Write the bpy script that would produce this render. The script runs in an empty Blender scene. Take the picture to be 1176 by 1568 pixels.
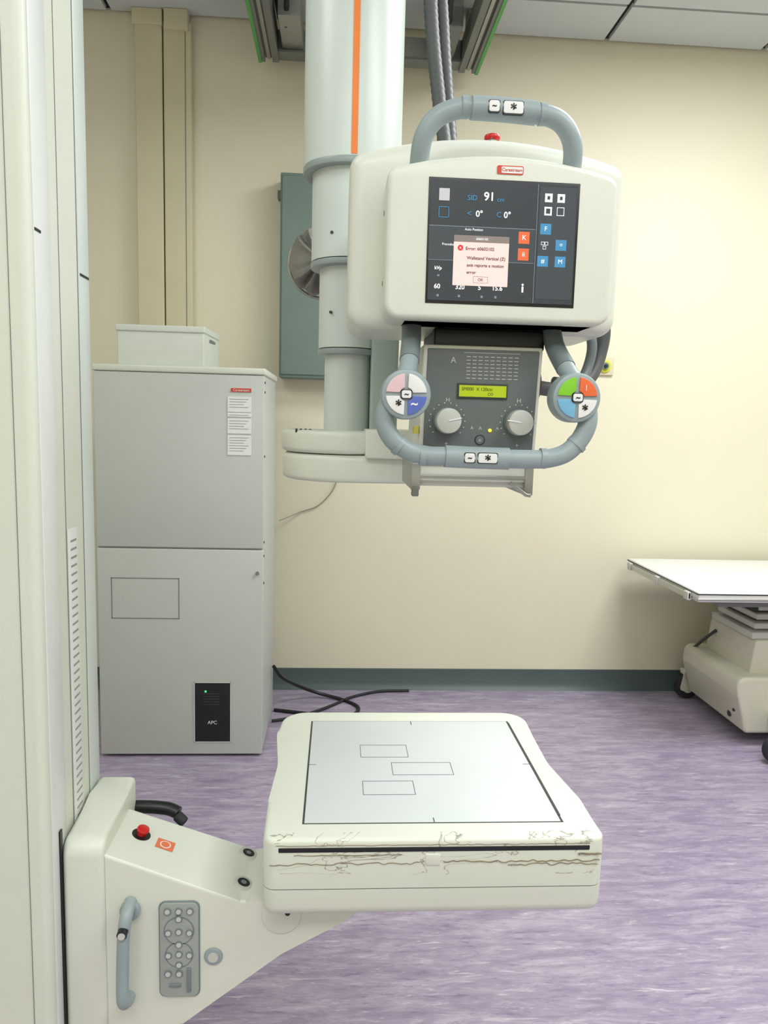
import bpy, bmesh, math, random
from mathutils import Vector, Matrix

# ------------------------------------------------------------------ helpers
COL = bpy.context.collection
sc = bpy.context.scene
sc.view_settings.view_transform = 'Standard'
sc.view_settings.look = 'None'
sc.view_settings.exposure = 0.0

def lin(c):
    out = []
    for v in c:
        v = v / 255.0
        out.append(v / 12.92 if v <= 0.04045 else ((v + 0.055) / 1.055) ** 2.4)
    return (out[0], out[1], out[2], 1.0)

def mat(name, rgb, rough=0.5, metal=0.0, noise=0.03, nscale=8.0, bump=0.0, bscale=200.0, emit=None, estr=0.0, coat=0.0):
    m = bpy.data.materials.new(name); m.use_nodes = True
    nt = m.node_tree; b = nt.nodes['Principled BSDF']
    c = lin(rgb)
    tc = nt.nodes.new('ShaderNodeTexCoord')
    nz = nt.nodes.new('ShaderNodeTexNoise'); nz.inputs['Scale'].default_value = nscale; nz.inputs['Detail'].default_value = 4
    nt.links.new(tc.outputs['Object'], nz.inputs['Vector'])
    rp = nt.nodes.new('ShaderNodeValToRGB')
    rp.color_ramp.elements[0].position = 0.3; rp.color_ramp.elements[1].position = 0.7
    rp.color_ramp.elements[0].color = tuple(x * (1 - noise) for x in c[:3]) + (1,)
    rp.color_ramp.elements[1].color = tuple(min(1, x * (1 + noise)) for x in c[:3]) + (1,)
    nt.links.new(nz.outputs['Fac'], rp.inputs['Fac'])
    nt.links.new(rp.outputs['Color'], b.inputs['Base Color'])
    b.inputs['Roughness'].default_value = rough
    b.inputs['Metallic'].default_value = metal
    if coat: b.inputs['Coat Weight'].default_value = coat
    if bump > 0:
        n2 = nt.nodes.new('ShaderNodeTexNoise'); n2.inputs['Scale'].default_value = bscale; n2.inputs['Detail'].default_value = 3
        nt.links.new(tc.outputs['Object'], n2.inputs['Vector'])
        bp = nt.nodes.new('ShaderNodeBump'); bp.inputs['Strength'].default_value = bump; bp.inputs['Distance'].default_value = 0.002
        nt.links.new(n2.outputs['Fac'], bp.inputs['Height']); nt.links.new(bp.outputs['Normal'], b.inputs['Normal'])
    if emit:
        b.inputs['Emission Color'].default_value = lin(emit); b.inputs['Emission Strength'].default_value = estr
        m.cycles.emission_sampling = 'NONE'
    return m

def finish(name, bm, mats, parent=None, smooth=True, ang=35):
    me = bpy.data.meshes.new(name)
    bmesh.ops.recalc_face_normals(bm, faces=bm.faces)
    bm.to_mesh(me); bm.free()
    if not isinstance(mats, (list, tuple)): mats = [mats]
    for m in mats: me.materials.append(m)
    if smooth:
        me.shade_smooth(); me.set_sharp_from_angle(angle=math.radians(ang))
    ob = bpy.data.objects.new(name, me); COL.objects.link(ob)
    if parent:
        ob.parent = parent; ob.matrix_parent_inverse = Matrix.Translation(-parent.location)
    return ob

def grp(name, loc=(0, 0, 0)):
    e = bpy.data.objects.new(name, None); e.location = loc; e.empty_display_size = 0.1
    COL.objects.link(e); return e

def bm_box(bm, x0, x1, y0, y1, z0, z1, mi=0, bev=0.0, seg=3):
    r = bmesh.ops.create_cube(bm, size=1.0)
    vs = r['verts']
    for v in vs:
        v.co = Vector(((x0 + x1) / 2 + v.co.x * (x1 - x0), (y0 + y1) / 2 + v.co.y * (y1 - y0), (z0 + z1) / 2 + v.co.z * (z1 - z0)))
    fs = list({f for v in vs for f in v.link_faces})
    for f in fs: f.material_index = mi
    if bev > 0:
        es = list({e for v in vs for e in v.link_edges})
        rr = bmesh.ops.bevel(bm, geom=es, offset=bev, segments=seg, profile=0.5, affect='EDGES', clamp_overlap=True)
        for f in rr['faces']: f.material_index = mi

def box(name, x0, x1, y0, y1, z0, z1, m, parent=None, bev=0.0, seg=3):
    bm = bmesh.new(); bm_box(bm, x0, x1, y0, y1, z0, z1, 0, bev, seg)
    return finish(name, bm, m, parent)

def rnd(pts, rad, seg=8):
    """round polygon corners; pts list of 2D, rad single or list"""
    n = len(pts); out = []
    for i in range(n):
        r = rad[i] if isinstance(rad, (list, tuple)) else rad
        p = Vector(pts[i]); a = Vector(pts[i - 1]); b = Vector(pts[(i + 1) % n])
        if r <= 0: out.append(p); continue
        da = (a - p).normalized(); db = (b - p).normalized()
        th = da.angle(db); d = min(r / math.tan(th / 2), (a - p).length * 0.49, (b - p).length * 0.49)
        r2 = d * math.tan(th / 2)
        c = p + (da + db).normalized() * (r2 / math.sin(th / 2))
        s = p + da * d; e = p + db * d
        a0 = math.atan2(s.y - c.y, s.x - c.x); a1 = math.atan2(e.y - c.y, e.x - c.x)
        dd = a1 - a0
        while dd > math.pi: dd -= 2 * math.pi
        while dd < -math.pi: dd += 2 * math.pi
        for k in range(seg + 1):
            t = a0 + dd * k / seg
            out.append(Vector((c.x + r2 * math.cos(t), c.y + r2 * math.sin(t))))
    return out

def to3(p, ax, h):
    if ax == 'z': return Vector((p[0], p[1], h))
    if ax == 'y': return Vector((p[0], h, p[1]))
    return Vector((h, p[0], p[1]))

def prism(name, pts, ax, lo, hi, m, parent=None, bev=0.0, seg=4, taper=1.0, which='both'):
    bm = bmesh.new()
    vs = [bm.verts.new(to3(p, ax, lo)) for p in pts]
    f = bm.faces.new(vs)
    r = bmesh.ops.extrude_face_region(bm, geom=[f])
    nv = [g for g in r['geom'] if isinstance(g, bmesh.types.BMVert)]
    cx = sum(p[0] for p in pts) / len(pts); cy = sum(p[1] for p in pts) / len(pts)
    i3 = {'z': (0, 1, 2), 'y': (0, 2, 1), 'x': (1, 2, 0)}[ax]
    for v in nv:
        v.co[i3[2]] = hi
        v.co[i3[0]] = cx + (v.co[i3[0]] - cx) * taper; v.co[i3[1]] = cy + (v.co[i3[1]] - cy) * taper
    if bev > 0:
        es = []
        for e in bm.edges:
            a, b = e.verts
            if abs(a.co[i3[2]] - b.co[i3[2]]) < 1e-6:
                h = a.co[i3[2]]
                if which == 'both' or (which == 'hi' and abs(h - hi) < 1e-6) or (which == 'lo' and abs(h - lo) < 1e-6): es.append(e)
        bmesh.ops.bevel(bm, geom=es, offset=bev, segments=seg, profile=0.5, affect='EDGES', clamp_overlap=True)
    return finish(name, bm, m, parent)

def bm_cyl(bm, p0, p1, r0, r1=None, seg=40, mi=0, bev=0.0):
    if r1 is None: r1 = r0
    p0 = Vector(p0); p1 = Vector(p1); d = p1 - p0
    q = d.to_track_quat('Z', 'Y').to_matrix()
    prof = [(0, r0), (d.length, r1)]
    if bev > 0:
        prof = [(0, r0 - bev), (bev * .3, r0 - bev * .3), (bev, r0), (d.length - bev, r1), (d.length - bev * .3, r1 - bev * .3), (d.length, r1 - bev)]
    rings = []
    for h, r in prof:
        rings.append([bm.verts.new(p0 + q @ Vector((r * math.cos(2 * math.pi * k / seg), r * math.sin(2 * math.pi * k / seg), h))) for k in range(seg)])
    for a, b in zip(rings[:-1], rings[1:]):
        for k in range(seg):
            f = bm.faces.new((a[k], a[(k + 1) % seg], b[(k + 1) % seg], b[k])); f.material_index = mi
    f = bm.faces.new(rings[0]); f.material_index = mi
    f = bm.faces.new(rings[-1]); f.material_index = mi

def cyl(name, p0, p1, r0, m, parent=None, r1=None, seg=48, bev=0.0):
    bm = bmesh.new(); bm_cyl(bm, p0, p1, r0, r1, seg, 0, bev)
    return finish(name, bm, m, parent)

def crom(pts, n=10):
    P = [Vector(p) for p in pts]; P = [P[0] * 2 - P[1]] + P + [P[-1] * 2 - P[-2]]
    out = []
    for i in range(1, len(P) - 2):
        a, b, c, d = P[i - 1:i + 3]
        for k in range(n):
            t = k / n
            out.append(0.5 * ((2 * b) + (c - a) * t + (2 * a - 5 * b + 4 * c - d) * t * t + (3 * b - a - 3 * c + d) * t ** 3))
    out.append(P[-2]); return out

def tube(name, pts, r, m, parent=None, n=10, seg=20, smooth_path=True, rfun=None):
    P = crom(pts, n) if smooth_path else [Vector(p) for p in pts]
    bm = bmesh.new(); rings = []; prev = None
    for i, p in enumerate(P):
        t = (P[min(i + 1, len(P) - 1)] - P[max(i - 1, 0)]).normalized()
        if prev is None:
            u = t.orthogonal().normalized()
        else:
            u = (prev - t * prev.dot(t)).normalized()
        prev = u; w = t.cross(u)
        rr = rfun(i / (len(P) - 1)) if rfun else r
        rings.append([bm.verts.new(p + (u * math.cos(2 * math.pi * k / seg) + w * math.sin(2 * math.pi * k / seg)) * rr) for k in range(seg)])
    for a, b in zip(rings[:-1], rings[1:]):
        for k in range(seg): bm.faces.new((a[k], a[(k + 1) % seg], b[(k + 1) % seg], b[k]))
    bm.faces.new(rings[0]); bm.faces.new(rings[-1])
    return finish(name, bm, m, parent, ang=50)

def text(name, s, x, y, z, size, m, parent=None, align='LEFT', rot=(math.pi / 2, 0, 0), bold=0.0):
    cu = bpy.data.curves.new(name, 'FONT'); cu.body = s; cu.size = size; cu.extrude = 0.0002; cu.align_x = align; cu.offset = bold
    cu.align_y = 'CENTER'
    tmp = bpy.data.objects.new(name + '_t', cu); COL.objects.link(tmp)
    tmp.location = (x, y, z); tmp.rotation_euler = rot
    bpy.context.view_layer.update()
    dg = bpy.context.evaluated_depsgraph_get()
    me = bpy.data.meshes.new_from_object(tmp.evaluated_get(dg)); me.transform(tmp.matrix_world)
    me.materials.clear(); me.materials.append(m)
    bpy.data.objects.remove(tmp)
    ob = bpy.data.objects.new(name, me); COL.objects.link(ob)
    if parent:
        ob.parent = parent; ob.matrix_parent_inverse = Matrix.Translation(-parent.location)
    return ob

def frame_y(name, x0, x1, z0, z1, y, t, m, parent, th=0.001):
    bm = bmesh.new()
    bm_box(bm, x0, x1, y - th, y, z0, z0 + t); bm_box(bm, x0, x1, y - th, y, z1 - t, z1)
    bm_box(bm, x0, x0 + t, y - th, y, z0, z1); bm_box(bm, x1 - t, x1, y - th, y, z0, z1)
    return finish(name, bm, m, parent, smooth=False)

def frame_z(name, x0, x1, y0, y1, z, t, m, parent, th=0.0005):
    bm = bmesh.new()
    bm_box(bm, x0, x1, y0, y0 + t, z, z + th); bm_box(bm, x0, x1, y1 - t, y1, z, z + th)
    bm_box(bm, x0, x0 + t, y0, y1, z, z + th); bm_box(bm, x1 - t, x1, y0, y1, z, z + th)
    return finish(name, bm, m, parent, smooth=False)

# ------------------------------------------------------------------ materials
M_cream = mat('cream_powder_coat', (216, 221, 208), 0.42, noise=0.015, bump=0.06, bscale=500)
M_cream2 = mat('cream_plastic', (220, 224, 212), 0.35, noise=0.012)
M_white = mat('white_enamel', (224, 230, 227), 0.3, noise=0.01)
M_colwhite = mat('column_white_enamel', (208, 218, 213), 0.3, noise=0.01)
M_cab = mat('cabinet_grey', (194, 200, 193), 0.5, noise=0.012, bump=0.05, bscale=300)
M_cabd = mat('cabinet_side_grey', (190, 196, 190), 0.5, noise=0.012)
M_seam = mat('dark_seam', (60, 64, 62), 0.7)
M_seaml = mat('fine_line_grey', (120, 124, 122), 0.7)
M_slot = mat('vent_slot_grey', (150, 152, 144), 0.7)
M_black = mat('black_plastic', (22, 23, 25), 0.4)
M_blackr = mat('black_rubber', (38, 40, 44), 0.7, noise=0.1)
M_greyh = mat('handle_grey', (150, 165, 168), 0.4, noise=0.02)
M_greyd = mat('handle_grey_dark', (118, 130, 132), 0.45, noise=0.02)
M_hose = mat('corrugated_hose_grey', (86, 90, 90), 0.5, noise=0.05)
M_teal = mat('teal_paint', (118, 138, 130), 0.5, noise=0.03)
M_skirt = mat('skirting_vinyl', (78, 93, 93), 0.45, noise=0.06, nscale=3)
M_collar = mat('collar_grey', (150, 162, 161), 0.35, noise=0.02)
M_orange = mat('orange_stripe', (238, 130, 48), 0.45, noise=0.02)
M_red = mat('red_plastic', (200, 28, 30), 0.3)
M_redlab = mat('red_label', (205, 70, 50), 0.45)
M_face = mat('collimator_face_grey', (100, 108, 106), 0.5, noise=0.02)
M_knob = mat('knob_light_grey', (198, 200, 194), 0.35, noise=0.02)
M_lcd = mat('lcd_green', (160, 180, 20), 0.4, emit=(165, 185, 20), estr=0.35)
M_led = mat('orange_led', (255, 190, 40), 0.4, emit=(255, 190, 40), estr=2)
M_green = mat('green_strip', (84, 168, 84), 0.45)
M_alu = mat('aluminium', (165, 168, 162), 0.35, metal=0.6, noise=0.04)
M_alud = mat('rail_grey', (116, 120, 114), 0.45, noise=0.05)
M_tile = mat('ceiling_tile', (212, 218, 219), 0.75, noise=0.02, nscale=3, bump=0.2, bscale=300)
M_gap = mat('ceiling_gap_dark', (34, 34, 32), 0.8)
M_trunk = mat('cable_trunking', (214, 207, 176), 0.5, noise=0.02)
M_paper = mat('paper_label', (232, 234, 232), 0.6)
M_plate = mat('detector_plate', (206, 212, 212), 0.38, noise=0.01)
M_couch = mat('couch_top_white', (234, 236, 234), 0.35, noise=0.01)
M_couchb = mat('couch_base_cream', (206, 204, 188), 0.45, noise=0.03)
M_steel = mat('steel', (185, 188, 186), 0.25, metal=0.9)
M_yel = mat('yellow_green_ring', (205, 210, 50), 0.4)
M_carton = mat('cover_white', (212, 219, 209), 0.55, noise=0.02)
M_pad = mat('keypad_grey', (160, 167, 162), 0.45, noise=0.02)
M_wire = mat('thin_wire_grey', (150, 148, 135), 0.5)
M_wear = mat('worn_bare_edge', (128, 116, 92), 0.6, noise=.3, nscale=60)
def em(name, rgb, s=0.5):
    return mat(name, rgb, 0.35, noise=0.0, emit=rgb, estr=s)
S_bg = em('screen_background', (50, 56, 62), 0.25)
S_bg2 = em('screen_background_panel', (60, 67, 73), 0.25)
S_w = em('screen_white', (235, 240, 240)); S_g = em('screen_grey', (120, 135, 145), .3); S_b = em('screen_blue', (66, 135, 180), .3)
S_o = em('screen_orange', (215, 100, 60), .35); S_p = em('screen_dialog', (236, 205, 200), .35); S_t = em('screen_dialog_title', (130, 120, 116), .3); S_r = em('screen_red', (205, 40, 50), .4)
S_k = em('screen_text_dark', (90, 55, 55), 0.05)
B_pink = mat('button_pink', (226, 195, 198), 0.4); B_blue = mat('button_blue', (90, 110, 190), 0.4); B_green = mat('button_green', (130, 205, 50), 0.4)
B_or = mat('button_orange', (235, 110, 60), 0.4); B_cy = mat('button_light_blue', (120, 180, 215), 0.4)

def wall_material():
    m = bpy.data.materials.new('wall_paint_cream'); m.use_nodes = True; nt = m.node_tree; b = nt.nodes['Principled BSDF']
    tc = nt.nodes.new('ShaderNodeTexCoord'); nz = nt.nodes.new('ShaderNodeTexNoise'); nz.inputs['Scale'].default_value = 0.8; nz.inputs['Detail'].default_value = 5
    nt.links.new(tc.outputs['Object'], nz.inputs['Vector'])
    rp = nt.nodes.new('ShaderNodeValToRGB'); rp.color_ramp.elements[0].position = .3; rp.color_ramp.elements[1].position = .75
    rp.color_ramp.elements[0].color = lin((225, 220, 195)); rp.color_ramp.elements[1].color = lin((231, 226, 203))
    nt.links.new(nz.outputs['Fac'], rp.inputs['Fac']); nt.links.new(rp.outputs['Color'], b.inputs['Base Color'])
    b.inputs['Roughness'].default_value = 0.5
    n2 = nt.nodes.new('ShaderNodeTexNoise'); n2.inputs['Scale'].default_value = 10; n2.inputs['Detail'].default_value = 6
    nt.links.new(tc.outputs['Object'], n2.inputs['Vector'])
    bp = nt.nodes.new('ShaderNodeBump'); bp.inputs['Strength'].default_value = .2; bp.inputs['Distance'].default_value = .004
    nt.links.new(n2.outputs['Fac'], bp.inputs['Height']); nt.links.new(bp.outputs['Normal'], b.inputs['Normal'])
    return m
M_wall = wall_material()

def floor_material():
    m = bpy.data.materials.new('purple_marbled_vinyl'); m.use_nodes = True; nt = m.node_tree; b = nt.nodes['Principled BSDF']
    L = nt.links.new
    tc = nt.nodes.new('ShaderNodeTexCoord')
    def noise(scale, loc, sc_, det, rough, dist=0.0):
        mp = nt.nodes.new('ShaderNodeMapping'); mp.inputs['Scale'].default_value = scale; mp.inputs['Location'].default_value = loc
        mp.inputs['Rotation'].default_value = (0, 0, .06)
        L(tc.outputs['Object'], mp.inputs['Vector'])
        n = nt.nodes.new('ShaderNodeTexNoise'); n.inputs['Scale'].default_value = sc_; n.inputs['Detail'].default_value = det
        n.inputs['Roughness'].default_value = rough; n.inputs['Distortion'].default_value = dist
        L(mp.outputs['Vector'], n.inputs['Vector']); return n
    def ramp(n, stops):
        r = nt.nodes.new('ShaderNodeValToRGB'); e = r.color_ramp.elements
        e[0].position, e[0].color = stops[0]; e[1].position, e[1].color = stops[-1]
        for s in stops[1:-1]:
            k = e.new(s[0]); k.color = s[1]
        L(n.outputs['Fac'], r.inputs['Fac']); return r
    n1 = noise((1.6, 8, 1), (0, 0, 0), 2.6, 10, .8, .5)
    r1 = ramp(n1, [(.32, lin((132, 118, 146))), (.5, lin((159, 147, 171))), (.66, lin((186, 178, 195)))])
    n2 = noise((3.2, 22, 1), (3.3, 1.7, 0), 2.6, 9, .78, .4)
    r2 = ramp(n2, [(.56, (0, 0, 0, 1)), (.64, (.9, .9, .9, 1))])
    r3 = ramp(n2, [(.35, (.85, .85, .85, 1)), (.44, (0, 0, 0, 1))])
    mx = nt.nodes.new('ShaderNodeMixRGB'); mx.inputs['Color2'].default_value = lin((200, 195, 206))
    L(r2.outputs['Color'], mx.inputs['Fac']); L(r1.outputs['Color'], mx.inputs['Color1'])
    mx2 = nt.nodes.new('ShaderNodeMixRGB'); mx2.inputs['Color2'].default_value = lin((114, 98, 134))
    L(r3.outputs['Color'], mx2.inputs['Fac']); L(mx.outputs['Color'], mx2.inputs['Color1'])
    L(mx2.outputs['Color'], b.inputs['Base Color'])
    b.inputs['Roughness'].default_value = .3
    return m
M_floor = floor_material()

def scuffed():
    m = mat('scuffed_cream_edge', (216, 221, 208), 0.4, noise=0.02)
    nt = m.node_tree; b = nt.nodes['Principled BSDF']; L = nt.links.new
    src = b.inputs['Base Color'].links[0].from_socket
    tc = nt.nodes.new('ShaderNodeTexCoord'); mp = nt.nodes.new('ShaderNodeMapping'); mp.inputs['Scale'].default_value = (4, 4, 13)
    mp.inputs['Rotation'].default_value = (0, .35, 0)
    L(tc.outputs['Object'], mp.inputs['Vector'])
    vo = nt.nodes.new('ShaderNodeTexNoise'); vo.inputs['Scale'].default_value = 2.2; vo.inputs['Detail'].default_value = 6; vo.inputs['Distortion'].default_value = 1.0
    L(mp.outputs['Vector'], vo.inputs['Vector'])
    r = nt.nodes.new('ShaderNodeValToRGB'); e = r.color_ramp.elements
    e[0].position = .49; e[0].color = (0, 0, 0, 1); e[1].position = .5; e[1].color = (.8, .8, .8, 1); k = e.new(.51); k.color = (0, 0, 0, 1)
    L(vo.outputs['Fac'], r.inputs['Fac'])
    n3 = nt.nodes.new('ShaderNodeTexNoise'); n3.inputs['Scale'].default_value = 9; L(tc.outputs['Object'], n3.inputs['Vector'])
    g3 = nt.nodes.new('ShaderNodeMath'); g3.operation = 'GREATER_THAN'; g3.inputs[1].default_value = .47; L(n3.outputs['Fac'], g3.inputs[0])
    sep = nt.nodes.new('ShaderNodeSeparateXYZ'); L(tc.outputs['Object'], sep.inputs[0])
    lt = nt.nodes.new('ShaderNodeMath'); lt.operation = 'LESS_THAN'; lt.inputs[1].default_value = 1.172; L(sep.outputs['Y'], lt.inputs[0])
    gt = nt.nodes.new('ShaderNodeMath'); gt.operation = 'GREATER_THAN'; gt.inputs[1].default_value = .742; L(sep.outputs['Z'], gt.inputs[0])
    prev = lt
    for o in (gt, g3, r):
        mu = nt.nodes.new('ShaderNodeMath'); mu.operation = 'MULTIPLY'; L(prev.outputs[0], mu.inputs[0]); L(o.outputs[0], mu.inputs[1]); prev = mu
    mx = nt.nodes.new('ShaderNodeMixRGB'); mx.inputs['Color2'].default_value = lin((112, 98, 76))
    L(prev.outputs[0], mx.inputs['Fac']); L(src, mx.inputs['Color1']); L(mx.outputs['Color'], b.inputs['Base Color'])
    return m
M_scuff = scuffed()

# ------------------------------------------------------------------ room
XL, XR, YB, YF, ZC = -2.6, 3.9, 4.0, -2.2, 3.455
box('floor', XL - .1, XR + .1, YF - .1, YB + .1, -0.1, 0.0, M_floor)
box('wall_back', XL - .1, XR + .1, YB, YB + .1, 0, ZC + .1, M_wall)
box('wall_left', XL - .1, XL, YF, YB, 0, ZC + .1, M_wall)
box('wall_right', XR, XR + .1, YF, YB, 0, ZC + .1, M_wall)
box('wall_front', XL - .1, XR + .1, YF - .1, YF, 0, ZC + .1, M_wall)
bm = bmesh.new(); bm_box(bm, XL, XR, YF, YB, ZC + .02, ZC + .1, 1)
sx = [XL] + [-2.82 + .83 * i for i in range(1, 9) if XL < -2.82 + .83 * i < XR] + [XR]
sy = [YF] + [3.66 - .83 * i for i in range(7, -1, -1) if 3.66 - .83 * i > YF] + [YB - .012]
for i in range(len(sx) - 1):
    for j in range(len(sy) - 1):
        bm_box(bm, sx[i] + .013, sx[i + 1] - .013, sy[j] + .009, sy[j + 1] - .009, ZC, ZC + .03, 0)
finish('ceiling', bm, [M_tile, M_gap], smooth=False)
prof = [(YB, 0), (YB - .035, 0), (YB - .022, .012), (YB - .010, .035), (YB - .006, .112), (YB, .115)]
prism('baseboard_back', prof, 'x', XL, XR, M_skirt)
prism('baseboard_left', [(XL, 0), (XL + .035, 0), (XL + .01, .03), (XL + .006, .115), (XL, .115)], 'y', YF, YB - .04, M_skirt)
prism('baseboard_right', [(XR, 0), (XR - .035, 0), (XR - .01, .03), (XR - .006, .115), (XR, .115)], 'y', YF, YB - .04, M_skirt)

M_diff = em('light_diffuser', (255, 252, 245), 1.5)
def luminaire(x, y, sxx, syy, power):
    g = grp('ceiling_light_panel', (x, y, ZC - .03))
    box('frame', x - sxx / 2 - .03, x + sxx / 2 + .03, y - syy / 2 - .03, y + syy / 2 + .03, ZC - .035, ZC - .001, M_white, g, .004)
    box('diffuser', x - sxx / 2, x + sxx / 2, y - syy / 2, y + syy / 2, ZC - .04, ZC - .034, M_diff, g)
    ld = bpy.data.lights.new('lamp', 'AREA'); ld.shape = 'RECTANGLE'; ld.size = sxx; ld.size_y = syy; ld.energy = power; ld.color = (.96, .99, 1.0)
    lo = bpy.data.objects.new('lamp', ld); lo.location = (x, y, ZC - .05); COL.objects.link(lo)
    lo.parent = g; lo.matrix_parent_inverse = Matrix.Translation(-g.location)
luminaire(1.85, 2.35, 1.6, .8, 68)
luminaire(-1.35, 1.3, 1.4, .8, 17)
luminaire(1.85, .35, 1.6, .8, 46)
luminaire(0.1, -.8, 1.6, .8, 44)
luminaire(-1.4, -1.2, 1.4, .8, 14)

# ------------------------------------------------------------------ cable trunking on wall
g = grp('wall_cable_trunking', (-.9, 3.97, 2.5))
prism('trunk_wide', rnd([(-1.03, 3.999), (-1.03, 3.94), (-.899, 3.94), (-.899, 3.999)], .006), 'z', 1.0, 3.40, M_trunk, g)
prism('trunk_narrow', rnd([(-.893, 3.999), (-.893, 3.945), (-.758, 3.945), (-.758, 3.999)], .006), 'z', 1.0, 3.40, M_trunk, g)
box('groove', -.788, -.785, 3.943, 3.95, 1.0, 3.38, M_seaml, g)
box('top_cap', -1.04, -.895, 3.93, 3.999, 3.38, 3.454, M_trunk, g, .004)
box('top_elbow', -.885, -.77, 3.92, 3.999, 3.36, 3.454, M_trunk, g, .004)

# ------------------------------------------------------------------ cabinet
g = grp('x_ray_generator_cabinet', (-.66, 3.45, 0))
box('carcass', -1.008, -.313, 3.165, 3.72, .012, 1.672, M_cabd, g, .004)
box('plinth', -.99, -.33, 3.19, 3.70, 0, .035, M_black, g)
box('upper_door', -1.010, -.311, 3.15, 3.166, .936, 1.668, M_cab, g, .004)
box('lower_door', -1.010, -.311, 3.15, 3.166, .012, .929, M_cab, g, .004)
box('lid', -1.014, -.305, 3.146, 3.725, 1.670, 1.697, M_cream, g, .006)
frame_y('access_outline', -.953, -.667, .624, .803, 3.15, .0035, M_seaml, g)
box('power_unit', -.604, -.449, 3.145, 3.16, .071, .341, M_black, g, .003)
frame_y('power_unit_frame', -.606, -.447, .069, .343, 3.147, .003, M_paper, g)
box('power_unit_led', -.560, -.552, 3.143, 3.15, .298, .306, em('green_led', (60, 230, 120), 1.0), g)
for i in range(5): box('power_unit_legend', -.565, -.495, 3.1435, 3.15, .290 - i * .012, .2925 - i * .012, M_seam, g)
text('power_unit_name', 'APC', -.527, 3.1435, .160, .022, M_paper, g, 'CENTER')
box('maker_badge', -.448, -.365, 3.147, 3.151, 1.598, 1.613, M_redlab, g)
text('maker_badge_text', 'Carestream', -.4065, 3.1465, 1.605, .014, M_paper, g, 'CENTER')
for i, (za, zb) in enumerate([(1.515, 1.578), (1.495, 1.512), (1.425, 1.488), (1.335, 1.418)]):
    box('label_%d' % (i + 1), -.462, -.364, 3.147, 3.151, za, zb, M_paper, g)
    for k in range(int((zb - za) / .013)): box('label_print', -.455, -.375 - .01 * (k % 3), 3.1462, 3.1475, zb - .0095 - k * .011, zb - .011 - k * .011, M_seaml, g)
cyl('door_lock', (-.335, 3.15, .83), (-.335, 3.142, .83), .008, M_steel, g)
for zz in (1.64, 1.60, 1.33, .96, .90, .78):
    cyl('side_screw', (-.314, 3.18, zz), (-.309, 3.18, zz), .005, M_seam, g)
g = grp('equipment_cover_box', (-.72, 3.4, 1.7))
prism('cover', rnd([(-.925, 3.2), (-.568, 3.2), (-.555, 3.5), (-.91, 3.5)], .006), 'z', 1.698, 1.84, M_carton, g, .004)
prism('lid', rnd([(-.930, 3.194), (-.563, 3.194), (-.550, 3.506), (-.916, 3.506)], .006), 'z', 1.838, 1.864, M_carton, g, .004)
box('handle_slot', -.5585, -.556, 3.30, 3.42, 1.812, 1.822, M_seaml, g)

# ------------------------------------------------------------------ wall electrical box
g = grp('electrical_distribution_box', (-.1, 3.95, 2.2))
box('body', -.308, .12, 3.86, 3.999, 1.70, 2.70, M_teal, g, .006)
box('door', -.300, .112, 3.85, 3.865, 1.715, 2.685, M_teal, g, .005)
box('tab', -.33, -.30, 3.95, 3.999, 2.60, 2.64, M_alud, g, .003)
# pleated cable gaiter hanging behind the column
bm = bmesh.new(); rows = []
for i in range(25):
    th = i / 24 * math.pi; ring = []
    for k in range(120):
        a = 2 * math.pi * k / 120
        s_ = math.sin(th) ** .5
        rr = .112 * s_ * (1 + .02 * math.sin(11 * a + 2 * th))
        fold = .024 * math.sin(8 * a + 2.5 * math.sin(3 * a) + 1.5 * th) * math.sin(th) ** .6
        ring.append(bm.verts.new((-.066 + rr * math.cos(a), 2.60 - .05 * math.cos(th) + fold, 2.024 + rr * math.sin(a))))
    rows.append(ring)
for a, b in zip(rows[:-1], rows[1:]):
    for k in range(120): bm.faces.new((a[k], a[(k + 1) % 120], b[(k + 1) % 120], b[k]))
bmesh.ops.remove_doubles(bm, verts=bm.verts, dist=1e-5)
M_bag = mat('grey_fabric_gaiter', (128, 127, 120), .6, noise=.25, nscale=9, bump=.5, bscale=60)

# ------------------------------------------------------------------ ceiling mounted tube
T = grp('ceiling_mounted_x_ray_unit', (.025, 2.1, 3.3))
finish('cable_gaiter', bm, M_bag, T)
tube('gaiter_rim', [(-.066 + .114 * math.cos(a * math.pi / 16), 2.64, 2.024 + .114 * math.sin(a * math.pi / 16)) for a in range(33)], .006, M_alu, T, n=2, seg=10)
cyl('gaiter_bracket', (-.03, 2.15, 2.02), (-.03, 2.58, 2.02), .03, M_greyd, T)
cx, cy = .025, 2.1
cyl('column_stage_1', (cx, cy, 2.16), (cx, cy, 3.22), .131, M_colwhite, T, seg=64)
cyl('column_collar_1', (cx, cy, 2.145), (cx, cy, 2.163), .1325, M_collar, T, seg=64, bev=.003)
cyl('column_stage_2', (cx, cy, 1.92), (cx, cy, 2.15), .107, M_colwhite, T, seg=64)
cyl('column_collar_2', (cx, cy, 1.902), (cx, cy, 1.918), .1085, M_collar, T, seg=64, bev=.003)
cyl('column_stage_3', (cx, cy, 1.69), (cx, cy, 1.91), .084, M_colwhite, T, seg=64)
cyl('column_collar_3', (cx, cy, 1.672), (cx, cy, 1.688), .0855, M_collar, T, seg=64, bev=.003)
cyl('column_stage_4', (cx - .002, cy, 1.44), (cx - .002, cy, 1.69), .064, M_colwhite, T, seg=64)
box('column_guide', .085, .160, 2.03, 2.17, 1.44, 2.0, mat('column_guide_greygreen', (176, 192, 187), .4), T, .008)
bm = bmesh.new()
a0 = math.radians(-90 - 2.5); a1 = math.radians(-90 + 4.5)
ra = .1322
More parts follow.
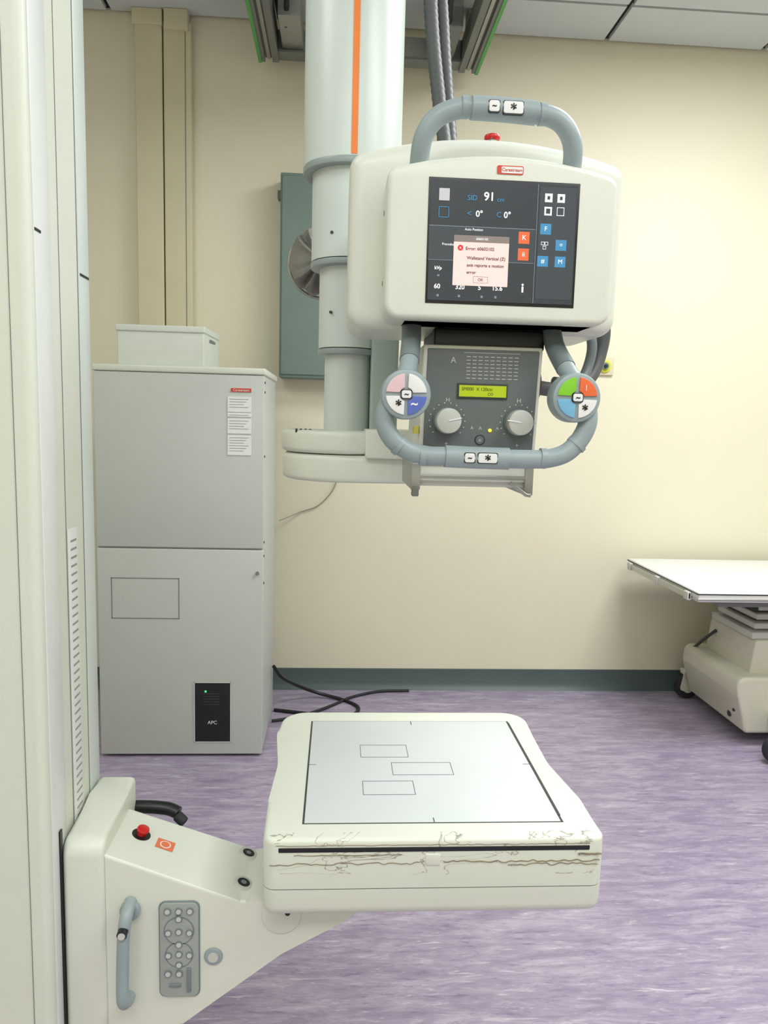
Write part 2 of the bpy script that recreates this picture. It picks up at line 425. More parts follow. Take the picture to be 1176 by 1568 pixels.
vs = [[bm.verts.new((cx + ra * math.cos(a0 + (a1 - a0) * k / 4), cy + ra * math.sin(a0 + (a1 - a0) * k / 4), z)) for k in range(5)] for z in (2.165, 3.2)]
for k in range(4): bm.faces.new((vs[0][k], vs[0][k + 1], vs[1][k + 1], vs[1][k]))
finish('orange_stripe', bm, M_orange, T)
for zz, rr in ((1.98, .107), (1.78, .084)):
    cyl('stage_screw', (cx - .05, cy - rr * .86, zz), (cx - .052, cy - rr * .9, zz), .004, M_seam, T)
box('bridge_beam_near', -.40, .64, 1.93, 2.0, 3.16, 3.25, M_alu, T, .004)
box('bridge_beam_far', -.40, .64, 2.2, 2.27, 3.16, 3.25, M_alu, T, .004)
box('bridge_plate', -.16, .22, 1.9, 2.3, 3.13, 3.17, M_alu, T, .006)
for nm, x0, x1, gx in (('left', -.418, -.322, -.418), ('right', .560, .656, .642)):
    prof = [(x0, 3.215), (x0 + .03, 3.215), (x0 + .03, 3.235), (x1 - .03, 3.235), (x1 - .03, 3.215), (x1, 3.215), (x1, 3.33), (x0, 3.33)]
    prism('rail_' + nm, prof, 'y', YF + .3, 3.88, M_alud, T)
    box('rail_strip_' + nm, gx - (.002 if nm == 'left' else 0), gx + (.014 if nm == 'left' else .016), YF + .3, 3.882, 3.210, 3.225, M_green, T)
    box('rail_slot_' + nm, x0 + .04, x1 - .04, YF + .3, 3.881, 3.228, 3.236, M_alu, T)
    for yy in (-1.5, 0, 1.5, 3.0, 3.8):
        box('rail_hanger', x0 + .02, x1 - .02, yy - .04, yy + .04, 3.33, ZC - .001, M_alud, T)
box('end_crossbeam', -.322, .56, 3.80, 3.87, 3.23, 3.33, M_alu, T, .004)
box('end_crossbeam_lip', -.322, .56, 3.79, 3.88, 3.225, 3.235, M_alud, T)
box('junction_left', -.30, -.20, 3.50, 3.80, 3.24, 3.40, M_alu, T, .004)
box('junction_right', .42, .52, 3.5, 3.80, 3.24, 3.40, M_alud, T, .004)
tube('rail_cable_a', [(-.27, 3.6, 3.25), (-.25, 3.3, 3.30), (-.26, 2.6, 3.32), (-.2, 2.2, 3.22)], .012, M_blackr, T)
tube('rail_cable_b', [(.47, 3.6, 3.25), (.44, 3.3, 3.28), (.46, 2.6, 3.32), (.3, 2.2, 3.2)], .014, M_blackr, T)
def capsule(cx_, cy_, r, xe, n=24):
    pts = [(xe, cy_ - r * .85)]
    for k in range(n + 1):
        a = -math.pi / 2 - math.pi * k / n
        pts.append((cx_ + r * math.cos(a), cy_ + r * math.sin(a)))
    pts.append((xe, cy_ + r * .85)); return pts
prism('pivot_arm_lower', capsule(.033, 2.09, .186, .45), 'z', 1.334, 1.406, M_cream2, T, .014)
prism('pivot_arm_upper', capsule(.033, 2.09, .190, .12), 'z', 1.408, 1.468, M_cream2, T, .014)
box('pivot_arm_step', .07, .26, 1.885, 2.1, 1.400, 1.474, M_cream2, T, .006)
for k in range(4): cyl('arm_screw', (-.11 + k * .012, 1.97, 1.46), (-.11 + k * .012, 1.97, 1.4705), .003, M_seam, T)
box('trunnion', .26, .42, 1.93, 2.12, 1.40, 1.72, M_cream2, T, .015)
cyl('tube_housing', (.14, 1.98, 1.86), (.52, 1.98, 1.86), .105, M_cream2, T, seg=64, bev=.02)
cyl('tube_port', (.30, 1.72, 1.66), (.30, 1.72, 1.74), .08, M_black, T)
def arch(xl, xr, zb, zs, zt, rb, rt, n=12):
    pts = [(xl, zb), (xr, zb)]
    base = [(xr - (xr - xl) * k / n, zs + (zt - zs) * (1 - (2 * k / n - 1) ** 2)) for k in range(n + 1)]
    return rnd(pts + base, [rb, rb, rt] + [0] * (n - 1) + [rt])
prism('head_shell', arch(.014, .600, 1.692, 2.045, 2.092, .04, .045), 'y', 1.61, 1.86, M_cream2, T, .028, seg=6)
box('shell_seam', .3085, .3095, 1.615, 1.70, 2.0905, 2.0925, M_seaml, T)
prism('console_bezel', arch(.086, .545, 1.70, 1.985, 2.018, .03, .036), 'y', 1.50, 1.63, M_cream2, T, .012, seg=5)
prism('console_underside', [(.13, 1.70), (.52, 1.70), (.55, 1.73), (.09, 1.73)], 'y', 1.53, 1.84, M_cream2, T)
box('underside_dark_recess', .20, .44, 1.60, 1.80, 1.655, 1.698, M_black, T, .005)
for zz in (1.92, 1.78): cyl('side_screw', (.087, 1.58, zz), (.0852, 1.58, zz), .005, M_seam, T)
cyl('emergency_stop_collar', (.318, 1.66, 2.085), (.318, 1.66, 2.10), .012, M_knob, T)
cyl('emergency_stop', (.318, 1.66, 2.10), (.318, 1.66, 2.112), .017, M_red, T, bev=.004)
prism('console_badge', rnd([(.300, 1.982), (.352, 1.982), (.352, 1.998), (.300, 1.998)], .003), 'y', 1.4985, 1.501, M_redlab, T)
prism('console_badge_inner', rnd([(.3085, 1.984), (.3505, 1.984), (.3505, 1.996), (.3085, 1.996)], .002), 'y', 1.498, 1.4987, M_paper, T)
text('console_badge_text', 'Carestream', .3295, 1.4978, 1.990, .0085, M_redlab, T, 'CENTER', bold=.0001)
# screen
X0, X1, Z0, Z1 = .170, .463, 1.738, 1.966
box('screen_surround', X0 - .003, X1 + .004, 1.4985, 1.51, Z0 - .006, Z1 + .005, M_black, T, .001)
box('screen', X0 + .001, X1 - .001, 1.4975, 1.50, Z0, Z1, S_bg, T)
YS = 1.4972
def fx(f): return X0 + f * (X1 - X0)
def fz(f): return Z1 - f * (Z1 - Z0)
def sb(name, a, b, c, d, m, dy=0.0): return box(name, fx(a), fx(b), YS - dy - .0003, YS - dy + .0004, fz(d), fz(c), m, T)
sb('screen_panel', .0, .72, .38, .66, S_bg2); sb('screen_panel', .74, .99, .02, .96, S_bg2)
sb('screen_divider', 0, .72, .375, .38, S_g, .0002); sb('screen_divider', .725, .728, 0, 1, S_g, .0002); sb('screen_divider', 0, .72, .66, .664, S_g, .0002)
sb('icon_home', .06, .13, .07, .17, mat('icon_light', (190, 190, 195), .4, emit=(190, 190, 195), estr=.25), .0003)
frame_y('icon_blue_square', fx(.06), fx(.13), fz(.31), fz(.22), YS - .0003, .0012, S_b, T, .0003)
text('txt_sid', 'SID', fx(.25), YS - .0005, fz(.14), .0135, S_b, T)
text('txt_91', '91', fx(.36), YS - .0005, fz(.125), .022, S_w, T, bold=.0004)
text('txt_cm', 'cm', fx(.45), YS - .0005, fz(.145), .012, S_b, T)
text('txt_ang1', '0°', fx(.31), YS - .0005, fz(.27), .016, S_w, T, bold=.0003)
text('txt_ang2', '0°', fx(.50), YS - .0005, fz(.27), .016, S_w, T, bold=.0003)
text('txt_lt', '<', fx(.25), YS - .0005, fz(.27), .016, S_b, T); text('txt_c', 'C', fx(.45), YS - .0005, fz(.27), .014, S_b, T)
text('txt_auto', 'Auto Position', fx(.24), YS - .0005, fz(.40), .0065, S_w, T)
text('txt_proc', 'Procedure', fx(.09), YS - .0005, fz(.53), .0065, S_w, T)
for a, c in ((.80, .11), (.885, .11), (.80, .22), (.885, .22)):
    frame_y('icon_white', fx(a - .025), fx(a + .025), fz(c + .035), fz(c - .035), YS - .0003, {0: .0045, 1: .003, 2: .001}[0 if c < .2 else (1 if a < .85 else 2)], S_w, T, .0003)
for a, c in ((.645, .45), (.645, .59)):
    sb('icon_orange', a - .037, a + .037, c - .05, c + .05, S_o, .0003); text('icon_orange_glyph', 'K' if c < .5 else 'ii', fx(a), YS - .001, fz(c), .013, S_w, T, 'CENTER')
for i, (a, c) in enumerate(((.79, .37), (.90, .50), (.78, .64), (.90, .64))):
    sb('icon_blue', a - .037, a + .037, c - .045, c + .045, S_b, .0003); text('icon_blue_glyph', ('F', '=', '#', 'M')[i], fx(a), YS - .001, fz(c), .012, S_w, T, 'CENTER')
for a, c in ((.775, .49), (.8, .49), (.787, .525)): frame_y('icon_small', fx(a - .011), fx(a + .011), fz(c + .014), fz(c - .014), YS - .0003, .0007, S_w, T, .0003)
sb('dialog', .17, .545, .45, .87, S_p, .0006); sb('dialog_title', .17, .545, .45, .505, S_t, .0009)
text('dialog_title_text', '60602102', fx(.36), YS - .0014, fz(.478), .006, S_w, T, 'CENTER')
cyl('dialog_error_icon', (fx(.215), YS - .0005, fz(.555)), (fx(.215), YS - .0012, fz(.555)), .0055, S_r, T)
text('dialog_error_x', 'x', fx(.215), YS - .0016, fz(.553), .008, S_w, T, 'CENTER')
for i, s in enumerate(['Error: 60602102', 'Wallstand Vertical (Z)', 'axis reports a motion', 'error']):
    text('dialog_text', s, fx(.25 if i == 0 else .262), YS - .0012, fz(.56 + (0 if i == 0 else .018) + i * .06), .0085, S_k, T, bold=.0001)
frame_y('dialog_ok', fx(.31), fx(.41), fz(.845), fz(.79), YS - .0009, .0006, S_t, T, .0003)
text('dialog_ok_text', 'OK', fx(.36), YS - .0012, fz(.818), .0075, S_k, T, 'CENTER')
for s, a in (('60', .045), ('320', .19), ('5', .345), ('15.6', .44)):
    text('txt_value', s, fx(a), YS - .0004, fz(.885), .0125, S_w, T, bold=.0002)
    sb('value_arrow', a + .02, a + .035, .95, .97, S_g, .0003); sb('value_arrow', a + .02, a + .035, .785, .80, S_g, .0003)
text('txt_kvp', 'kVp', fx(.045), YS - .0004, fz(.73), .009, S_w, T, bold=.0002)
sb('icon_person', .645, .657, .86, .91, S_w, .0003); cyl('icon_person_head', (fx(.651), YS, fz(.845)), (fx(.651), YS - .0006, fz(.845)), .0022, S_w, T)

# upper handle
RH = .0190
up = [(.152, 1.56, 1.975), (.150, 1.525, 2.015), (.156, 1.51, 2.050), (.178, 1.505, 2.081), (.215, 1.505, 2.099), (.26, 1.505, 2.103), (.37, 1.505, 2.099), (.418, 1.505, 2.088), (.446, 1.51, 2.058), (.456, 1.525, 2.02), (.456, 1.56, 1.975)]
tube('upper_handle', up, RH, M_greyh, T, seg=28)
tube('upper_handle_grip', [(.245, 1.505, 2.1035), (.31, 1.505, 2.1025), (.372, 1.505, 2.0995)], .0222, M_greyh, T, seg=28)
for a, b in ((.232, 2.1035), (.385, 2.098)): cyl('grip_collar', (a - .006, 1.505, b), (a + .006, 1.505, b), .0208, M_greyh, T)
def keycap(name, x, z, w, h, y, glyph, m=M_paper):
    prism(name + '_rim', rnd([(x - w / 2 - .0015, z - h / 2 - .0015), (x + w / 2 + .0015, z - h / 2 - .0015), (x + w / 2 + .0015, z + h / 2 + .0015), (x - w / 2 - .0015, z + h / 2 + .0015)], .004), 'y', y - .001, y + .01, M_black, T)
    prism(name, rnd([(x - w / 2, z - h / 2), (x + w / 2, z - h / 2), (x + w / 2, z + h / 2), (x - w / 2, z + h / 2)], .004), 'y', y - .003, y + .01, m, T, .001)
    if glyph: text(name + '_glyph', glyph, x, y - .0034, z - (.004 if glyph == '*' else 0), .026 if glyph == '*' else .014, M_black, T, 'CENTER', bold=.0005)
keycap('top_key_a', .286, 2.100, .020, .020, 1.484, '~'); keycap('top_key_b', .323, 2.099, .038, .022, 1.484, '*')
low = [(.152, 1.62, 1.72), (.150, 1.585, 1.675), (.142, 1.53, 1.62), (.128, 1.485, 1.575), (.098, 1.48, 1.53), (.092, 1.48, 1.495), (.108, 1.48, 1.462), (.140, 1.48, 1.440), (.178, 1.48, 1.431), (.22, 1.48, 1.430),
       (.30, 1.48, 1.428), (.39, 1.48, 1.428), (.43, 1.48, 1.431), (.466, 1.48, 1.445), (.494, 1.48, 1.478), (.504, 1.48, 1.515), (.492, 1.485, 1.56), (.468, 1.53, 1.615), (.458, 1.585, 1.665), (.455, 1.62, 1.72)]
tube('lower_handle', low, RH, M_greyh, T, seg=28)
tube('lower_handle_grip', [(.215, 1.48, 1.4302), (.28, 1.48, 1.4285), (.345, 1.48, 1.428)], .0222, M_greyh, T, seg=28)
for a in (.170, .415): cyl('grip_collar', (a - .006, 1.48, 1.4305), (a + .006, 1.48, 1.4300), .0208, M_greyh, T)
for a, b, c, d in ((.118, 1.452, .126, 1.446), (.480, 1.457, .486, 1.464)): cyl('ring_joint', (a, 1.48, b), (c, 1.48, d), .0208, M_greyh, T)
tube('handle_stem_left', low[:3], .0205, M_greyd, T, seg=24); tube('handle_stem_right', low[-3:], .0205, M_greyd, T, seg=24)
keycap('bottom_key_a', .262, 1.429, .020, .018, 1.459, '~'); keycap('bottom_key_b', .298, 1.429, .038, .019, 1.459, '*')
def dial(nm, x, z, cols):
    cyl(nm + '_body', (x, 1.50, z), (x, 1.452, z), .049, M_greyh, T, bev=.006)
    for q in range(4):
        pts = []
        a0 = q * math.pi / 2 + .10; a1 = (q + 1) * math.pi / 2 - .10
        for k in range(9): a = a0 + (a1 - a0) * k / 8; pts.append((x + .040 * math.cos(a), z + .040 * math.sin(a)))
        for k in range(5): a = a1 - .15 - (a1 - a0 - .3) * k / 4; pts.append((x + .013 * math.cos(a), z + .013 * math.sin(a)))
        prism(nm + '_key_%d' % (q + 1), pts, 'y', 1.449, 1.455, cols[q], T, .0008)
    keycap(nm + '_centre_key', x, z, .019, .015, 1.4485, '~')
dial('left_dial', .131, 1.550, [M_paper, B_pink, M_paper, B_blue])
text('left_star', '*', .116, 1.4480, 1.528, .026, M_black, T, 'CENTER', bold=.0005); text('left_arrow', '~', .147, 1.448, 1.532, .022, M_paper, T, 'CENTER', bold=.0008)
dial('right_dial', .470, 1.553, [B_or, B_green, B_cy, M_paper])
text('right_star', '*', .486, 1.4480, 1.529, .026, M_black, T, 'CENTER', bold=.0005); text('right_arrow', 'I', .486, 1.448, 1.572, .016, M_paper, T, 'CENTER')

# collimator
prism('collimator_body', rnd([(.170, 1.372), (.424, 1.372), (.432, 1.660), (.176, 1.660)], .004), 'y', 1.58, 1.82, M_cream2, T, .004)
prism('collimator_face', rnd([(.181, 1.405), (.417, 1.405), (.424, 1.652), (.185, 1.652)], .003), 'y', 1.5765, 1.59, M_face, T, .001)
box('collimator_lip', .172, .424, 1.5755, 1.60, 1.378, 1.386, M_alu, T, .002)
box('collimator_lcd_frame', .250, .358, 1.5735, 1.58, 1.549, 1.581, M_seam, T, .001)
box('collimator_lcd', .254, .355, 1.5725, 1.58, 1.553, 1.577, M_lcd, T)
M_ink = mat('lcd_ink', (60, 75, 10), .5)
text('lcd_text', 'SM000  X 120cm', .259, 1.572, 1.569, .0095, M_ink, T); text('lcd_text_b', 'CO', .315, 1.572, 1.559, .008, M_ink, T)
bm = bmesh.new()
for i in range(9):
    for j in range(7):
        bm_box(bm, .268 + i * .0128, .268 + i * .0128 + .0085, 1.5758, 1.577, 1.636 - j * .0075, 1.6375 - j * .0075)
bm_box(bm, .262, .382, 1.5758, 1.577, 1.6445, 1.6455)
finish('collimator_table_print', bm, M_knob, T, smooth=False)
for x in (.231, .384):
    cyl('knob_skirt', (x, 1.578, 1.501), (x, 1.572, 1.501), .031, M_face, T)
    cyl('knob', (x, 1.573, 1.501), (x, 1.545, 1.501), .0275, M_knob, T, r1=.0265, bev=.003)
    tube('knob_pointer', [(x, 1.5445, 1.501), (x + (.026 if x < .3 else -.03), 1.5445, 1.507 if x < .3 else 1.505)], .0015, M_paper, T, smooth_path=False)
    bm = bmesh.new()
    for k in range(14):
        a = math.radians(-40 + k * 20)
        bm_box(bm, x + .038 * math.cos(a) - .0012, x + .038 * math.cos(a) + .0012, 1.5755, 1.577, 1.501 + .038 * math.sin(a) - .0012, 1.501 + .038 * math.sin(a) + .0012)
    finish('knob_scale', bm, M_knob, T, smooth=False)
text('glyph_a', 'H', .231, 1.576, 1.545, .012, M_knob, T, 'CENTER'); text('glyph_b', 'H', .384, 1.576, 1.547, .014, M_knob, T, 'CENTER')
text('glyph_c', '+', .231, 1.576, 1.452, .014, M_knob, T, 'CENTER'); text('glyph_d', '+', .384, 1.576, 1.452, .014, M_knob, T, 'CENTER')
cyl('led', (.324, 1.577, 1.483), (.324, 1.574, 1.483), .0035, M_led, T)
for a in (.285, .303, .34): text('glyph_tri', 'A', a, 1.576, 1.487, .010, M_knob, T, 'CENTER')
cyl('lamp_ring', (.303, 1.5768, 1.462), (.303, 1.5755, 1.462), .011, M_black, T)
cyl('lamp_ring_in', (.303, 1.5758, 1.462), (.303, 1.5750, 1.462), .009, M_face, T)
text('lamp_glyph', '*', .303, 1.5745, 1.458, .016, M_knob, T, 'CENTER')
text('glyph_e', 'A', .240, 1.576, 1.628, .018, M_knob, T, 'CENTER')
box('accessory_rail_left', .158, .178, 1.575, 1.80, 1.352, 1.41, M_alu, T, .002)
box('accessory_rail_right', .405, .424, 1.575, 1.80, 1.345, 1.41, M_alu, T, .002)
box('accessory_rail_bar', .17, .42, 1.59, 1.80, 1.360, 1.374, M_knob, T, .002)
tube('accessory_lever', [(.372, 1.57, 1.372), (.408, 1.57, 1.346), (.418, 1.57, 1.345)], .004, M_alu, T, smooth_path=False)
box('accessory_hook', .160, .175, 1.57, 1.59, 1.338, 1.36, M_alud, T, .003)
box('collimator_sticker', .160, .1705, 1.5745, 1.60, 1.472, 1.488, mat('yellow_sticker', (205, 195, 90), .5), T)
pts = [(.438, 1.66 + .033 * math.cos(a * math.pi / 12), 1.585 + .033 * math.sin(a * math.pi / 12)) for a in range(25)]
tube('side_ring', pts, .007, M_black, T, n=2, seg=12)
tube('side_hose', [(.60, 1.80, 1.80), (.637, 1.80, 1.74), (.632, 1.80, 1.67), (.605, 1.78, 1.615), (.56, 1.75, 1.588), (.50, 1.72, 1.580), (.44, 1.70, 1.585)], .0165, M_hose, T)
tube('side_hose_inner', [(.57, 1.78, 1.76), (.60, 1.77, 1.70), (.595, 1.77, 1.64), (.565, 1.75, 1.60), (.50, 1.72, 1.598)], .012, M_greyd, T)
tube('ceiling_hose_a', [(.215, 2.2, 3.15), (.225, 2.2, 2.8), (.238, 2.2, 2.6), (.262, 2.18, 2.40), (.285, 2.12, 2.2), (.30, 2.04, 2.0), (.31, 2.0, 1.93)], .019, M_hose, T, n=40, rfun=lambda t: .0195 + .0008 * math.sin(t * 2 * math.pi * 60))
tube('ceiling_hose_b', [(.25, 2.22, 3.15), (.255, 2.22, 2.8), (.272, 2.22, 2.6), (.290, 2.2, 2.40), (.305, 2.14, 2.2), (.33, 2.06, 2.0), (.34, 2.0, 1.93)], .016, M_hose, T, n=40, rfun=lambda t: .0185 + .0008 * math.sin(t * 2 * math.pi * 60))

# ------------------------------------------------------------------ wall stand with detector
W = grp('x_ray_wall_stand_with_detector', (-.66, 1.28, 0))
prism('column', rnd([(-.86, 1.15), (-.457, 1.15), (-.457, 1.41), (-.86, 1.41)], [.012, .014, .004, .012]), 'z', 0, 3.1, M_cream, W)
box('column_base', -.95, -.40, 1.02, 1.55, 0, .03, M_cream, W, .008)
box('side_land_front', -.4575, -.4545, 1.168, 1.229, .03, 3.1, M_white, W, .001)
box('side_land_back', -.4575, -.4545, 1.355, 1.408, .03, 3.1, M_colwhite, W, .001)
for yy in (1.230, 1.268, 1.3535): box('side_groove', -.4585, -.4562, yy, yy + .0014, .03, 3.1, M_seaml, W)
box('front_groove', -.487, -.4860, 1.1492, 1.151, 0, 3.1, M_seaml, W)
box('vent_panel', -.457, -.4545, 1.272, 1.318, .25, 1.30, M_white, W, .001)
bm = bmesh.new()
for i in range(70):
    bm_box(bm, -.4546, -.4540, 1.282, 1.309, .262 + i * .0147, .2655 + i * .0147)
finish('vent_slots', bm, M_slot, W, smooth=False)
box('joint_mark', -.4545, -.4535, 1.168, 1.19, 1.765, 1.769, M_black, W); box('joint_mark', -.4545, -.4535, 1.36, 1.405, 1.735, 1.739, M_black, W)
box('slide_gap', -.4565, -.452, 1.192, 1.202, .03, .80, M_black, W)
prism('carriage', rnd([(1.195, .12), (1.405, .12), (1.405, .795), (1.34, .79), (1.195, .778)], [.01, .01, .012, 0, .03]), 'x', -.4525, -.383, M_cream2, W, .012)
arm = [(-.385, .752), (-.150, .664), (-.105, .668), (.10, .688), (.035, .628), (-.083, .563), (-.254, .433), (-.385, .335)]
prism('arm', rnd(arm, [0, .03, .02, 0, .02, .05, .05, 0]), 'y', 1.2, 1.358, M_cream2, W, .006)
cyl('arm_boss', (-.083, 1.196, .638), (-.083, 1.22, .638), .034, M_cream2, W, bev=.003)
cyl('arm_boss_hole', (-.072, 1.1945, .644), (-.072, 1.20, .644), .0045, M_black, W)
sl = .371; ta = math.atan(sl)
def on_arm(x, h=0.0): return .752 - (x + .385) * sl + h
nrm = Vector((math.sin(ta), 0, math.cos(ta)))
def disc(name, x, y, h0, h1, r, m, r1=None, bev=0.0):
    p = Vector((x, y, on_arm(x))); return cyl(name, p + nrm * h0, p + nrm * h1, r, m, W, r1, bev=bev)
disc('stop_button_hole', -.3445, 1.289, -.002, .0008, .017, M_black)
disc('stop_button', -.3445, 1.289, 0, .009, .008, M_red); disc('stop_button_cap', -.3445, 1.289, .006, .015, .0115, M_red, bev=.004)
bm = bmesh.new()
t = Vector((math.cos(ta), 0, -math.sin(ta)))
p = Vector((-.300, 1.282, on_arm(-.300))) + nrm * .0006
vs = [bm.verts.new(p + t * (i * .0165) + Vector((0, j * .014, 0))) for i, j in ((-1, -1), (1, -1), (1, 1), (-1, 1))]; bm.faces.new(vs)
M_o = mat('orange_label', (228, 120, 80), .5)
finish('warning_label', bm, M_o, W, smooth=False)
disc('warning_ring', -.300, 1.282, .0003, .0010, .010, M_paper); disc('warning_ring_in', -.300, 1.282, .0005, .0013, .008, M_o)
for x, y in ((-.157, 1.335), (-.155, 1.245)):
    disc('socket_rim', x, y, -.006, .004, .018, M_knob, bev=.002); disc('socket_hole', x, y, -.002, .0043, .0115, M_black)
    disc('socket_pin', x, y, .0, .0048, .005, M_greyd)
def kp(name, x0, x1, z0, z1, y0, y1, m, r=.01, bev=.001): return prism(name, rnd([(x0, z0), (x1, z0), (x1, z1), (x0, z1)], r), 'y', y0, y1, m, W, bev)
kp('keypad_rim', -.293, -.223, .488, .668, 1.197, 1.21, M_greyd, .012)
kp('keypad', -.291, -.225, .490, .666, 1.195, 1.21, M_pad, .011)
for zz in (.6, .555):
    cyl('keypad_ring', (-.258, 1.1955, zz + .015), (-.258, 1.1942, zz + .015), .026 if zz == .6 else .024, M_greyd, W)
    cyl('keypad_ring_in', (-.258, 1.1945, zz + .015), (-.258, 1.1938, zz + .015), .024 if zz == .6 else .022, M_pad, W)
for x, z in ((-.277, .652), (-.258, .652), (-.239, .652), (-.258, .638), (-.276, .612), (-.258, .614), (-.240, .612), (-.258, .59), (-.258, .572), (-.276, .570), (-.240, .570), (-.258, .552), (-.277, .535), (-.258, .535)):
    cyl('keypad_key', (x, 1.196, z), (x, 1.192, z), .0062, M_greyd, W); cyl('keypad_key_cap', (x, 1.1925, z), (x, 1.191, z), .0042, M_knob, W)
box('keypad_switch', -.245, -.238, 1.192, 1.196, .500, .545, M_greyd, W, .001); box('keypad_switch_b', -.275, -.255, 1.192, 1.196, .510, .516, M_greyd, W, .001)
cyl('handle_mount', (-.340, 1.20, .655), (-.340, 1.188, .655), .017, M_greyh, W, bev=.003)
tube('grab_handle', [(-.340, 1.20, .668), (-.340, 1.172, .660), (-.343, 1.165, .63), (-.346, 1.165, .56), (-.346, 1.165, .51), (-.345, 1.185, .492), (-.345, 1.20, .49)], .0105, M_greyh, W)
cyl('handle_ring', (-.342, 1.164, .643), (-.342, 1.150, .640), .0085, M_black, W); cyl('handle_ring_in', (-.342, 1.151, .640), (-.342, 1.148, .640), .006, M_knob, W)
cyl('arm_plug', (-.200, 1.201, .563), (-.200, 1.1955, .563), .016, M_greyh, W, bev=.003); cyl('arm_plug_in', (-.200, 1.1965, .563), (-.200, 1.194, .563), .009, M_knob, W)
tube('black_grip', [(-.385, 1.40, .730), (-.35, 1.40, .729), (-.32, 1.40, .725), (-.300, 1.395, .719)], .0125, M_black, W)
cyl('black_grip_end', (-.303, 1.392, .716), (-.286, 1.385, .704), .0105, M_blackr, W, bev=.003)
hel = [(-.045 + .035 * k / 60, 1.26 + .007 * math.cos(k * .9), .592 + .022 * k / 60 + .007 * math.sin(k * .9)) for k in range(61)]
tube('coiled_cable', hel, .0028, M_greyd, W, n=2, seg=8)
box('black_clip', -.012, .03, 1.25, 1.29, .605, .665, M_black, W, .004)
# detector housing
out = [(-.112, 1.150), (.469, 1.150), (.463, 1.28), (.443, 1.42), (.447, 1.56), (.462, 1.692), (-.114, 1.692), (-.122, 1.56), (-.108, 1.42), (-.114, 1.28)]
ro = rnd(out, [.022, .022, .2, .25, .2, .055, .06, .2, .25, .2], 8)
prism('detector_upper_shell', ro, 'z', .7195, .807, M_scuff, W, .009, seg=4, which='hi')
prism('detector_seam', [(.17 + (p[0] - .17) * .992, 1.42 + (p[1] - 1.42) * .992) for p in ro], 'z', .71, .73, M_seam, W)
prism('detector_lower_shell', ro, 'z', .666, .7175, M_cream, W, .021, seg=6, which='lo')
box('cassette_slot', -.086, .440, 1.1492, 1.17, .784, .7935, M_black, W, .002)
box('detector_front_tab', .158, .186, 1.1485, 1.17, .758, .782, M_cream2, W, .004)
random.seed(4)
for k, (xa, xb, zz, rr) in enumerate([(-.10, .15, .764, .0007), (.19, .458, .766, .0009), (.30, .455, .760, .0008), (-.06, .12, .7795, .0006), (.42, .46, .778, .0016), (-.09, .44, .7965, .0005)]):
    n_ = int((xb - xa) / .008) + 3
    tube('worn_edge_%d' % (k + 1), [(xa + (xb - xa) * i / (n_ - 1), 1.1497, zz + random.uniform(-.0022, .0022) * (0.3 if k > 2 else 1)) for i in range(n_)], rr, M_wear, W, n=2, seg=6)
prism('under_tray', rnd([(.02, 1.24), (.36, 1.24), (.36, 1.55), (.02, 1.55)], .03), 'z', .650, .668, M_cream2, W, .004)
box('under_latch', .10, .13, 1.20, 1.24, .658, .668, M_alu, W, .002)
box('plate_gap', -.049, .408, 1.198, 1.634, .804, .8074, M_seam, W)
box('plate', -.0455, .4035, 1.2005, 1.632, .804, .8079, M_plate, W, .0004)
box('plate_gap_right', .4035, .409, 1.22, 1.625, .805, .8082, M_seam, W)
for i, (a, b, c, d) in enumerate([(.059, .158, 1.449, 1.506), (.12, .241, 1.372, 1.425), (.059, .157, 1.295, 1.348)]):
    frame_z('chamber_mark_%d' % (i + 1), a, b, c, d, .8078, .0009, M_seam, W)
box('tick', .179, .1805, 1.612, 1.632, .8078, .8083, M_seam, W); box('tick', .179, .1805, 1.2005, 1.214, .8078, .8083, M_seam, W)
box('tick', -.0455, -.032, 1.416, 1.4172, .8078, .8083, M_seam, W); box('tick', .39, .4035, 1.416, 1.4172, .8078, .8083, M_seam, W)

# ------------------------------------------------------------------ exam couch
G = grp('examination_couch', (2.6, 3.5, 0))
box('couch_top', 1.60, 3.6, 3.10, 3.90, .735, .782, M_couch, G, .008)
box('couch_edge_band', 1.597, 3.603, 3.097, 3.903, .742, .752, M_steel, G, .002)
box('couch_edge_line', 1.596, 3.604, 3.096, 3.904, .770, .774, M_black, G)
box('couch_side_rail', 1.584, 1.596, 3.16, 3.86, .735, .765, M_steel, G, .003)
for yy in (3.18, 3.5, 3.84): box('rail_bracket', 1.580, 1.60, yy - .02, yy + .02, .73, .768, M_knob, G, .003)
box('under_frame', 1.75, 3.45, 3.2, 3.8, .69, .736, M_seaml, G, .006)
for k, (a, z0, z1) in enumerate([(0, .50, .535), (.02, .545, .575), (.04, .585, .615), (.06, .625, .655), (.08, .66, .70)]):
    box('bellows_%d' % (k + 1), 2.0 + a, 2.7 - a, 3.33 + a, 3.72 - a, z0, z1, M_knob, G, .006)
box('bellows_core', 2.05, 2.6, 3.40, 3.66, .3, .70, M_seam, G)
prism('lift_housing', rnd([(1.99, .32), (2.75, .32), (2.72, .50), (2.01, .50)], .02), 'y', 3.31, 3.74, M_couchb, G, .01)
prism('base_housing', rnd([(1.955, .065), (3.3, .065), (3.3, .34), (1.90, .34), (1.90, .25)], [.02, .02, .05, .04, .03]), 'y', 3.24, 3.80, M_couchb, G, .015)
box('cross_foot_left', 2.06, 2.14, 3.06, 3.90, .12, .18, M_couchb, G, .01); box('cross_foot_right', 3.1, 3.18, 3.06, 3.90, .12, .18, M_couchb, G, .01)
cyl('base_plug', (1.957, 3.36, .12), (1.935, 3.36, .12), .016, M_seam, G); cyl('base_plug_b', (1.92, 3.30, .16), (1.94, 3.30, .16), .007, M_seam, G)
